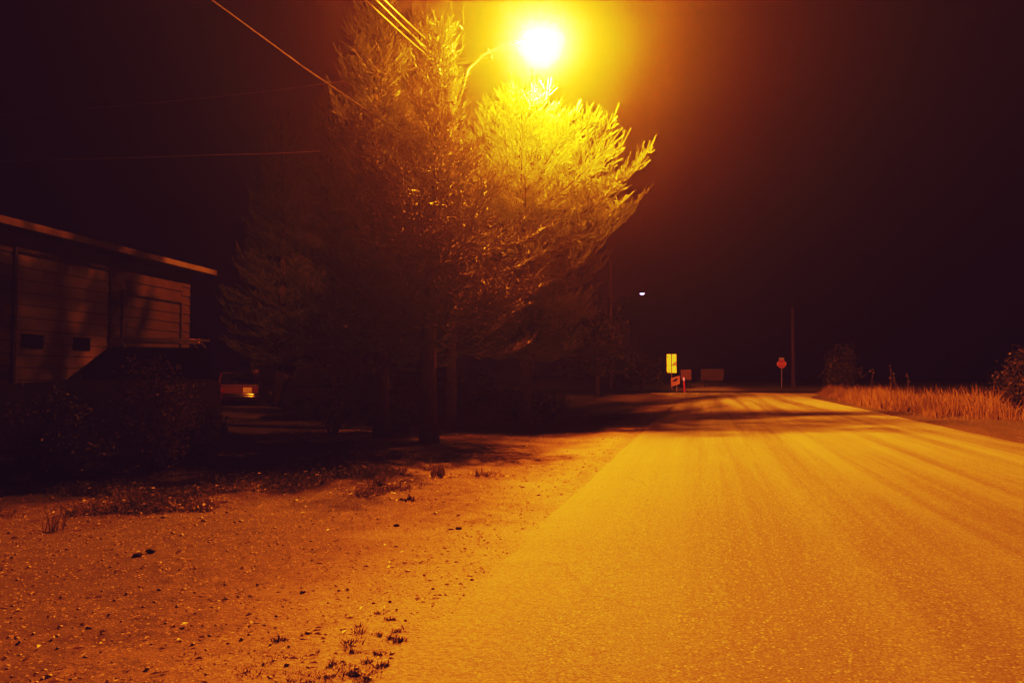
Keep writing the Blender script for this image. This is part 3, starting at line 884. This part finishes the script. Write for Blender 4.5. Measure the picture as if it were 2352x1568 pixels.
tp_ = [at(995, 140, 19.9), at(1003, 132, 19.9), at(1000, 108, 19.9)]
st_ = [(840, 0), (864, 0), (883, 0)]
labs = ['lowest of the three bright power wires running up from the pole', 'middle one of the three bright power wires above the firs', 'uppermost right wire of the three bright power wires']
for a, b, lab in zip(tp_, st_, labs):
    m_ = at(b[0], b[1], 16.0)
    far_ = m_ + (m_ - a) * 3.6; far_.z = m_.z
    wire(lab, [a, m_, far_], .013, 'wire', .02)
wire('thick twisted cable sloping down from the top left to the pole', [at(1030, 385, 19.8), at(940, 320, 16.6), at(800, 225, 14.2), at(690, 150, 12.8), at(485, 0, 10.5), at(485, 0, 10.5) + Vector((0, -8, .3))], .007, 'cable', 0.0, True)
wire('thin service wire crossing left from the pole, high over the garage', [at(1030, 148, 19.8), at(905, 168, 20.4), at(760, 190, 21.0), at(555, 217, 22), at(200, 250, 23.5), at(-100, 272, 25)], .011, 'wire', .01)
wire('lower thin service wire running level to the left of the firs', [at(1032, 328, 19.8), at(735, 347, 20.5), at(490, 356, 21), at(-100, 372, 23)], .010, 'wire', .02)

# ------------------------------------------------------------------ garage building on the left
gr = thing('garage_building', 'dark workshop with two big garage doors and a lit fascia board', 'garage', (-13.2975, 12.0903, 0), math.radians(5.703))
# local: y along the facade, +x towards the road
siding = M_('painted_siding')
f = siding.noise(3, 5, .6, siding.coords((1, 1, 6)))
siding.set(siding.ramp(f, [(.3, (.04, .031, .026)), (.7, (.07, .054, .045))]), .7, 0, .3)
doorm = M_('door_paint')
f = doorm.noise(1.2, 6, .6, doorm.coords())
doorm.set(doorm.ramp(f, [(.3, (.19, .16, .14)), (.7, (.27, .235, .20))]), .55, 0, .4)
roofm = simple('roof_metal', (.06, .05, .045), .5, .3, .4, .25, 4)
fasm = simple('fascia_paint', (.15, .13, .115), .55, 0, .4, .15, 6)


def boards(y0, y1, z0, z1, step, x, th, mbx):
    z = z0
    while z < z1 - .02:
        zt = min(z + step - .018, z1)
        mbx.add([(x, y0, z), (x, y1, z), (x, y1, zt), (x, y0, zt), (x + th * 1.3, y0, z), (x + th * 1.3, y1, z), (x + th * .4, y1, zt), (x + th * .4, y0, zt)],
                [(0, 3, 2, 1), (4, 5, 6, 7), (0, 1, 5, 4), (1, 2, 6, 5), (2, 3, 7, 6), (3, 0, 4, 7)])
        z += step


mb = MB(); mb.box(-7.0, -.06, -7.5, 7.55, 0, 4.32); mb.build('wall', siding.m, gr)
mb = MB()
boards(-7.5, .97, 0.1, 4.3, .25, -.055, .03, mb); boards(4.06, 4.45, .1, 4.3, .25, -.055, .03, mb)
boards(.97, 4.06, 3.98, 4.3, .25, -.055, .03, mb); boards(4.45, 7.13, 3.46, 4.3, .25, -.055, .03, mb); boards(7.13, 7.57, .1, 4.3, .25, -.055, .03, mb)
mb.build('siding', siding.m, gr)
for (y0, y1, zt, wins) in ((1.05, 3.98, 3.88, ((1.24, 1.86), (2.78, 3.34))), (4.53, 7.05, 3.38, ())):
    mb = MB(); boards(y0, y1, .03, zt, .255, -.05, .02, mb)
    dr = mb.build('garage_door', doorm.m if wins else siding.m, gr)  # second door takes the darker siding colour in place of shade
    mb = MB(); mb.box(-.05, .03, y0 - .08, y0 - .004, 0, zt + .08); mb.box(-.05, .03, y1 + .004, y1 + .08, 0, zt + .08); mb.box(-.05, .028, y0 - .003, y1 + .003, zt + .004, zt + .08)
    mb.build('door_frame', siding.m, dr)
    for a, b in wins:
        mb = MB(); mb.box(-.04, -.012, a, b, 1.95, 2.24); mb.build('window', MAT['glass'], dr)
mb = MB(); mb.add([(.5, -8, 4.30), (.5, 7.95, 4.30), (-3.6, 7.95, 5.35), (-3.6, -8, 5.35), (-7.6, 7.95, 4.30), (-7.6, -8, 4.30), (.5, -8, 4.36), (.5, 7.95, 4.36), (-3.6, 7.95, 5.41), (-3.6, -8, 5.41), (-7.6, 7.95, 4.36), (-7.6, -8, 4.36)],
                  [(0, 1, 2, 3), (3, 2, 4, 5), (6, 9, 8, 7), (9, 11, 10, 8), (0, 6, 7, 1), (1, 7, 8, 2), (2, 8, 10, 4), (0, 3, 9, 6), (3, 5, 11, 9), (5, 4, 10, 11)])
for k_ in range(20):
    y = -7.9 + k_ * .8
    mb.add([(.5, y, 4.362), (.5, y + .05, 4.362), (-3.6, y + .05, 5.412), (-3.6, y, 5.412), (.5, y, 4.39), (.5, y + .05, 4.39), (-3.6, y + .05, 5.44), (-3.6, y, 5.44)], [(4, 5, 6, 7), (0, 1, 5, 4), (1, 2, 6, 5), (3, 0, 4, 7)])
mb.build('roof', roofm, gr)
mb = MB(); mb.box(.503, .55, -8, 7.97, 4.245, 4.385); mb.build('fascia', fasm, gr)
mb = MB(); mb.box(-.02, .50, -8, 7.9, 4.26, 4.285); mb.build('soffit', siding.m, gr)

# pale shed further back
p = ground_at(672, 44)
sh_ = thing('shed', 'dim pale shed behind the parked cars, left of the firs', 'shed', (p.x, p.y, 0), math.radians(25))
pale = simple('pale_siding', (.42, .36, .3), .7, 0, .3, .15, 3)
mb = MB(); mb.box(-2.2, 2.2, 0, 4, 0, 2.9); mb.build('wall', pale, sh_)
mb = MB(); mb.prism([(-2.5, 2.86), (2.5, 2.86), (0, 4.2)], -.3, 4.3); mb.build('roof', roofm, sh_)
wf = MB().box(.3, 1.5, -.04, -.004, 1.1, 2.1).build('window', MAT['paintgrey'], sh_)
MB().box(.38, 1.42, -.055, -.044, 1.18, 2.02).build('pane', MAT['glass'], wf)


# ------------------------------------------------------------------ vehicles (local: +x forward, z up)
def vehicle(name, label, cat, loc, rz, L, Wd, belt, top, hood, ws, rw, paint, rack=False, rear=None):
    """L length, belt/top heights, hood front height, ws = (windscreen base x, top x), rw = (rear glass top x, base x)"""
    t = thing(name, label, cat, loc, rz)
    h = Wd / 2
    x0, x1 = -L / 2, L / 2
    ax = (x0 + .78, x1 - .82); wr_ = .34
    def arch(cx):
        return [(cx - wr_ - .05 + (wr_ + .05) * (1 - math.cos(PI * k_ / 8)), .24 + (wr_ + .09) * math.sin(PI * k_ / 8)) for k_ in range(9)]
    low = [(x0 + .05, .30)] + arch(ax[0]) + arch(ax[1]) + [(x1 - .05, .30)]
    upo = [(x1, .45), (x1 - .02, hood - .12), (x1 - .14, hood), (ws[0], belt), (rw[1], belt), (x0 + .04, belt - .05), (x0, .5)]
    mb = MB(); mb.prism(low + upo, -h, h); body = mb.build('body', paint, t, False, .035)
    # cabin
    def lerp(a, b, u): return tuple(a[i] + (b[i] - a[i]) * u for i in range(3))
    hb, ht = h - .05, h - .17
    B = [(ws[0] - .02, belt - .02), (rw[1] + .02, belt - .02)]; Tt = [(ws[1], top), (rw[0], top)]
    vs = [(B[0][0], -hb, B[0][1]), (B[1][0], -hb, B[1][1]), (B[1][0], hb, B[1][1]), (B[0][0], hb, B[0][1]), (Tt[0][0], -ht, top), (Tt[1][0], -ht, top), (Tt[1][0], ht, top), (Tt[0][0], ht, top)]
    mb = MB(); mb.add(vs, [(0, 1, 2, 3), (4, 7, 6, 5), (0, 4, 5, 1), (1, 5, 6, 2), (2, 6, 7, 3), (3, 7, 4, 0)])
    mb.build('cabin', paint, t, False, .04)
    def pane(nm, a, b, c, d, out, m=.10, parent=t):
        q_ = [Vector(a), Vector(b), Vector(c), Vector(d)]
        cen = sum(q_, Vector()) / 4; o_ = Vector(out) * .012
        q_ = [p_ + (cen - p_) * m + o_ for p_ in q_]
        mbx = MB(); mbx.add(q_ + [p_ - o_ * 1.5 for p_ in q_], [(0, 1, 2, 3), (4, 7, 6, 5), (0, 4, 5, 1), (1, 5, 6, 2), (2, 6, 7, 3), (3, 7, 4, 0)])
        return mbx.build(nm, MAT['glass'], parent)
    pane('windscreen', vs[3], vs[0], vs[4], vs[7], (.8, 0, .5))
    pane('rear_window', vs[1], vs[2], vs[6], vs[5], (-.9, 0, .3))
    for sgn, (a, b, c, d) in ((-1, (vs[0], vs[1], vs[5], vs[4])), (1, (vs[3], vs[2], vs[6], vs[7]))):
        for u0, u1 in ((.0, .5), (.5, 1.0)):
            pane('side_window', lerp(a, b, u0), lerp(a, b, u1), lerp(d, c, u1), lerp(d, c, u0), (0, sgn, .1), .13)
        for cx in ax:
            mb = MB(); y = sgn * (h - .09)
            mb.tube([(cx, y - .1, wr_ - .01), (cx, y - .085, wr_ - .01), (cx, y + .085, wr_ - .01), (cx, y + .1, wr_ - .01)], [wr_ - .05, wr_ - .01, wr_ - .01, wr_ - .05], 24)
            wh = mb.build('wheel', MAT['rubber'], t)
            mb = MB(); mb.disc((cx, y + sgn * .103, wr_ - .01), (0, 1, 0), .2, .012, 18); mb.disc((cx, y + sgn * .11, wr_ - .01), (0, 1, 0), .06, .03, 12); mb.build('rim', MAT['rubber'] if False else MAT['darkrim'], wh)
        mb = MB(); mb.box(ws[0] - .25, ws[0] - .12, sgn * (h + .015) - .06 * (sgn < 0), sgn * (h + .015) + .06 * (sgn > 0), belt - .02, belt + .12); mb.build('mirror', paint, t, False, .02)
    for sgn in (-1, 1):
        y0, y1 = sorted((sgn * (h - .42), sgn * (h - .08)))
        mb = MB(); mb.box(x1 - .04, x1 + .006, y0, y1, hood - .30, hood - .15); mb.build('headlight', MAT['glass'], t, False, .015)
        y0, y1 = sorted((sgn * (h - .36), sgn * (h - .06)))
        mb = MB(); mb.box(x0 - .012, x0 + .05, y0, y1, belt - .34, belt - .20); mb.build('tail_light', MAT['redlens'], t, False, .012)
    bmx = MAT['chrome'] if rear else MAT['rubber']
    for xa, nm in ((x0 - .10, 'rear_bumper'), (x1 - .06, 'front_bumper')):
        if rear and nm == 'rear_bumper':
            mb = MB()
            for zc, rr in ((.52, .055), (.42, .035)):
                mb.tube([(x0 + .12, -h - .01, zc), (x0 - .04, -h + .04, zc), (x0 - .09, -h + .22, zc), (x0 - .10, 0, zc), (x0 - .09, h - .22, zc), (x0 - .04, h - .04, zc), (x0 + .12, h + .01, zc)], rr, 10)
            mb.build(nm, bmx, t, True)
        else:
            mb = MB(); mb.box(xa, xa + .16, -h + .03, h - .03, .36, .56); mb.build(nm, bmx, t, False, .04)
    if rear:
        mb = MB(); mb.box(x0 - .02, x0 - .006, -.62, -.24, belt - .38, belt - .14); mb.build('licence_plate', MAT['plate'], t)
        mb = MB(); mb.box(x0 - .012, x0 + .02, -h + .1, h - .1, belt - .09, belt - .06); mb.build('chrome_trim', MAT['chrome'], t)
        mb = MB(); mb.tube([(rw[0] + .01, -ht + .02, top + .02), (rw[0] + .01, ht - .02, top + .02)], .018, 6); mb.build('roof_trim', MAT['chrome'], t)
    if rack:
        for sgn in (-1, 1):
            y = sgn * (ht - .04)
            mb = MB(); mb.tube([(ws[1] + .02, y, top + .13), (rw[0] - .02, y, top + .13)], .022, 8)
            for xx_ in (ws[1] - .12, rw[0] + .14):
                mb.tube([(xx_ - .1, y, top - .01), (xx_, y, top + .13)], .018, 6)
            mb.build('roof_rail', MAT['steel'], t, True)
    return t


MAT['redlens'] = simple('red_lens', (.25, .012, .01), .2, 0, .5, .1)
MAT['plate'] = simple('plate_white', (.85, .8, .72), .5, 0, .4, .08, 5)
p1 = simple('dark_blue_paint', (.015, .018, .025), .3, 0, .5, .1)
p2 = simple('maroon_paint', (.10, .02, .018), .3, 0, .5, .1)
p3 = simple('black_paint', (.02, .018, .02), .3, 0, .5, .1)
vc = at(262, 861, 13.5)
vehicle('parked_van', 'dark parked vehicle with a roof rack in front of the garage doors', 'van', (vc.x, vc.y, 0), PI + math.atan2(-vc.x, vc.y) - .0, 3.3, 1.7, 1.32, 1.86, 1.26, (.70, .06), (-1.43, -1.56), p1, rack=True)
cc = ground_at(546, 38.5)
vehicle('station_wagon', 'old station wagon seen from behind with chrome bumper and pale plate', 'car', (cc.x, cc.y, 0), math.atan2(cc.y, cc.x), 4.6, 1.82, .98, 1.52, .92, (1.0, .35), (-1.95, -2.2), p2, rear=True)
cc = ground_at(810, 26.5)
vehicle('parked_car', 'unlit dark car parked between the chrome bumpered wagon and the dark fir', 'car', (cc.x, cc.y, 0), .35, 4.4, 1.78, .98, 1.66, .94, (1.1, .45), (-1.7, -2.05), p3)


# ------------------------------------------------------------------ signs at the junction
def sheet(name, col, emit, col2=None, scale=3.0):  # emission stands in for lamp light that hardly reaches these far things
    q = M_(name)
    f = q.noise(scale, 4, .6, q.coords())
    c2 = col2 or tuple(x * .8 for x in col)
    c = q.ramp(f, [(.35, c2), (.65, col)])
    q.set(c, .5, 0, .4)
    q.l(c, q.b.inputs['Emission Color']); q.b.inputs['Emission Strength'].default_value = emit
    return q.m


def text_part(name, body, size, mat, parent, loc, rot):
    cu = bpy.data.curves.new('lettering', 'FONT'); cu.body = body; cu.size = size; cu.align_x = 'CENTER'; cu.align_y = 'CENTER'; cu.extrude = .003; cu.offset = .006
    tmp = bpy.data.objects.new('tmp_text', cu); C.objects.link(tmp)
    dg = bpy.context.evaluated_depsgraph_get()
    me = bpy.data.meshes.new_from_object(tmp.evaluated_get(dg))
    bpy.data.objects.remove(tmp); bpy.data.curves.remove(cu)
    o = link(name, me, mat, parent); o.location = loc; o.rotation_euler = rot
    return o


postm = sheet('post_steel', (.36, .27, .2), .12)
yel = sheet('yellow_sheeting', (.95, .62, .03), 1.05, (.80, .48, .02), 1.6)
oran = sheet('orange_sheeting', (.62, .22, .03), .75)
# yellow double board, post in front of it
p = onz(1543, 893); pxm = 80.1 / FPX
sg = thing('road_sign', 'bright yellow sign of two stacked panels on a post at the junction', 'sign', (p.x, p.y, 0), 0)
wS = 11 * pxm
MB().tube([(0, -.05, -.1), (0, -.05, 80 * pxm)], .045, 8).build('post', postm, sg)
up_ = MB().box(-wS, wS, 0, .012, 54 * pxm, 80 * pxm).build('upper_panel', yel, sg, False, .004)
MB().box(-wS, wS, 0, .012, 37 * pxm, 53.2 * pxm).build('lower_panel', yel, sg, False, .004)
MB().add([(wS * .05, -.004, 54.3 * pxm), (wS * .98, -.004, 54.3 * pxm), (wS * .98, -.004, 62.5 * pxm), (wS * .45, -.004, 61 * pxm)], [(0, 1, 2, 3)]).build('orange_patch', oran, up_)  # orange area at the lower right of the upper panel
# small tilted arrow board
p = onz(1551, 900)
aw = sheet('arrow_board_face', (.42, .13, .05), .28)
sg = thing('arrow_board', 'small tilted board with a dark arrow low behind the yellow sign post', 'sign', (p.x, p.y + 1, 0), math.radians(8))
q1 = 9 * pxm * .98
MB().add([(-q1, 0, .42), (q1 * .9, 0, .66), (q1 * .9, 0, 1.36), (-q1, 0, 1.12), (-q1, .03, .42), (q1 * .9, .03, .66), (q1 * .9, .03, 1.36), (-q1, .03, 1.12)], [(0, 1, 2, 3), (4, 7, 6, 5), (0, 4, 5, 1), (1, 5, 6, 2), (2, 6, 7, 3), (3, 7, 4, 0)]).build('board', aw, sg)
MB().add([(-.22, -.006, .84), (.0, -.006, .88), (.0, -.006, .80), (.24, -.006, 1.14), (-.10, -.006, 1.10), (-.04, -.006, 1.02), (-.26, -.006, .98)], [(0, 1, 2, 3, 4, 5, 6)]).build('arrow', MAT['rubber'], sg)
MB().tube([(.1, .05, -.1), (.1, .05, 1.3)], .03, 6).build('post', postm, sg)
# dim square board behind the red marker
p = onz(1575, 893)
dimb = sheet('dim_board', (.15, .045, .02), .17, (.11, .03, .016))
sg = thing('notice_board', 'dim square board on two legs behind the red marker post', 'sign', (p.x, p.y + 2, 0), 0)
MB().box(-12 * pxm, 12 * pxm, 0, .03, 21 * pxm, 45 * pxm).build('board', dimb, sg)
for s_ in (-.4, .4): MB().tube([(s_, .06, -.1), (s_, .06, 44 * pxm)], .03, 6).build('leg', postm if False else MAT['rubber'], sg)
# wide dim board beyond
p = onz(1636, 888)
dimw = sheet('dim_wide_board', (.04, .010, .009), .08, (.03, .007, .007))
sg = thing('billboard', 'wide very dim board standing beyond the end of the road', 'sign', (p.x, p.y, 0), 0)
pm = 95 / FPX
MB().box(-25 * pm, 25 * pm, 0, .04, 15 * pm, 41 * pm).build('board', dimw, sg)
for s_ in (-.9, .9): MB().tube([(s_, .06, -.1), (s_, .06, 40 * pm)], .05, 6).build('leg', MAT['rubber'], sg)
# red marker post with two reflective bands
p = onz(1571, 901)
rd = sheet('red_marker', (.42, .03, .02), .40, (.34, .02, .015)); band = sheet('glowing_reflective_band', (.75, .40, .22), .75)
sg = thing('marker_post', 'red marker post with two pale reflective bands beside the yellow sign', 'marker post', (p.x, p.y, 0), 0)
k_ = 65.7 / FPX
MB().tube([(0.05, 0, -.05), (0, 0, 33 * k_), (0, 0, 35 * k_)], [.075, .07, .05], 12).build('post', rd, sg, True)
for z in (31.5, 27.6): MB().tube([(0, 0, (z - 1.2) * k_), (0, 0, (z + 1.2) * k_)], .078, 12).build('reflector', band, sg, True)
# stop sign
p = onz(1796, 890); k_ = 88.4 / FPX
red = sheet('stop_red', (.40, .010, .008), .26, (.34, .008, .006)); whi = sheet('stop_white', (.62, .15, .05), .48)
sg = thing('stop_sign', 'red octagonal stop sign with a small plate on top at the junction', 'sign', (p.x, p.y, 0), math.radians(-4))
MB().tube([(-.04, .05, -.1), (.04, .05, 64 * k_)], .042, 8).build('post', postm, sg)
zc = 54.5 * k_; ro = 10.2 * k_


def octo(r, y0, y1):
    return MB().prism([(r * math.cos(PI / 8 + PI / 4 * i), zc + r * math.sin(PI / 8 + PI / 4 * i)) for i in range(8)], y0, y1)


MB.__dict__  # noqa
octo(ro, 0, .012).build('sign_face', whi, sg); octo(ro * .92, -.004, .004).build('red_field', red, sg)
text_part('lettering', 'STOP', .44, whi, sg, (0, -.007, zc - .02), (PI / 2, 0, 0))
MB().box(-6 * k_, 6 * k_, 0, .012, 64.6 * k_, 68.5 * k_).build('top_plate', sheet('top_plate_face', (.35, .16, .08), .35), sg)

# far poles
p = ground_at(1822, 96)
up2 = thing('utility_pole', 'dim bare utility pole standing right behind the stop sign', 'utility pole', (p.x, p.y, 0))
MB().tube([(0, 0, -.1), (0, 0, 9.6)], [.24, .17], 10).build('pole', sheet('far_pole', (.09, .028, .018), .16), up2, True)  # faint self-glow in place of lamp light on the pole
p = ground_at(1404, 84)
fl = thing('street_lamp', 'far street lamp with a small white light beyond the yellow sign', 'street lamp', (p.x, p.y, 0))
MB().tube([(0, 0, -.1), (0, 0, 13.5)], [.16, .11], 10).build('pole', sheet('far_lamp_pole', (.08, .025, .018), .13), fl, True)  # pole given emission so it shows without light on it
q0 = at(1475, 675, 84) - p
MB().tube([(0, 0, q0.z - .5), (q0.x * .4, q0.y * .4, q0.z + .05), (q0.x * .95, q0.y * .95, q0.z + .12)], .035, 6).build('lamp_arm', MAT['rubber'], fl, True)
mb = MB(); mb.box(q0.x - .3, q0.x + .3, q0.y - .12, q0.y + .12, q0.z + .07, q0.z + .16); mb.build('lamp_head', MAT['paintgrey'], fl, False, .02)
mb = MB(); mb.tube([(q0.x - .24, q0.y, q0.z + .03), (q0.x - .12, q0.y, q0.z), (q0.x + .12, q0.y, q0.z), (q0.x + .24, q0.y, q0.z + .03)], [.02, .075, .075, .02], 8); mb.build('lamp_lens', glow('white_led_lens', (1, .95, .9), 3.5), fl, True)

# ------------------------------------------------------------------ night haze: thin scattering air added to stand in for lens glow around the lamp
HAZE = 0.00098
hz = bpy.data.materials.new('thin_haze'); hz.use_nodes = True
ht_ = hz.node_tree
for n_ in list(ht_.nodes):
    if n_.type != 'OUTPUT_MATERIAL': ht_.nodes.remove(n_)
outn = [n_ for n_ in ht_.nodes if n_.type == 'OUTPUT_MATERIAL'][0]
s1 = ht_.nodes.new('ShaderNodeVolumeScatter'); s1.inputs['Density'].default_value = HAZE; s1.inputs['Anisotropy'].default_value = .92
ht_.links.new(s1.outputs[0], outn.inputs['Volume'])
mb = MB(); mb.box(-160, 160, -70, 190, -1.5, 70)
tag(mb.build('haze', hz), 'thin added night haze standing in for the lens glow around the street lamp', 'haze', kind='stuff')

# ------------------------------------------------------------------ camera and render settings
cd = bpy.data.cameras.new('camera'); cam = bpy.data.objects.new('camera', cd); C.objects.link(cam)
cd.sensor_width = 36; cd.lens = FPX / 2352 * 36; cd.clip_end = 2000; cd.clip_start = .05
cam.matrix_world = Matrix(((RT.x, UP.x, -FW.x, 0), (RT.y, UP.y, -FW.y, 0), (RT.z, UP.z, -FW.z, EYE), (0, 0, 0, 1)))
S.camera = cam
S.render.engine = 'CYCLES'
cy = S.cycles
cy.use_denoising = True
cy.max_bounces = 4; cy.diffuse_bounces = 2; cy.glossy_bounces = 2; cy.transmission_bounces = 2; cy.volume_bounces = 0; cy.transparent_max_bounces = 8
cy.sample_clamp_indirect = 4.0
cy.caustics_reflective = False; cy.caustics_refractive = False
vs_ = S.view_settings
vs_.use_curve_mapping = True
cmx = vs_.curve_mapping
WL = 2.5
cmx.black_level = (0, 0, 0); cmx.white_level = (WL, WL, WL)
film = {0: [(0, .0058), (.02, .024), (.05, .058), (.2, .24), (.5, .53), (1.0, .76), (1.6, .87), (2.5, 1.0)],
        1: [(0, .0021), (.01, .007), (.03, .014), (.064, .036), (.154, .108), (.25, .225), (.40, .40), (.60, .55), (1.0, .74), (1.5, .92), (2.5, 1.0)],
        2: [(0, .0062), (.01, .0105), (.03, .014), (.05, .045), (.07, .12), (.13, .42), (.28, 1.0), (2.5, 1.0)]}
for ch, pts_ in film.items():
    cv_ = cmx.curves[ch]
    while len(cv_.points) < len(pts_): cv_.points.new(.5, .5)
    for pt_, (a_, b_) in zip(cv_.points, pts_):
        pt_.location = (a_ / WL, b_); pt_.handle_type = 'AUTO_CLAMPED'
cmx.update()
vs_.view_transform = 'Standard'; vs_.look = 'None'; vs_.exposure = 0; vs_.gamma = 1
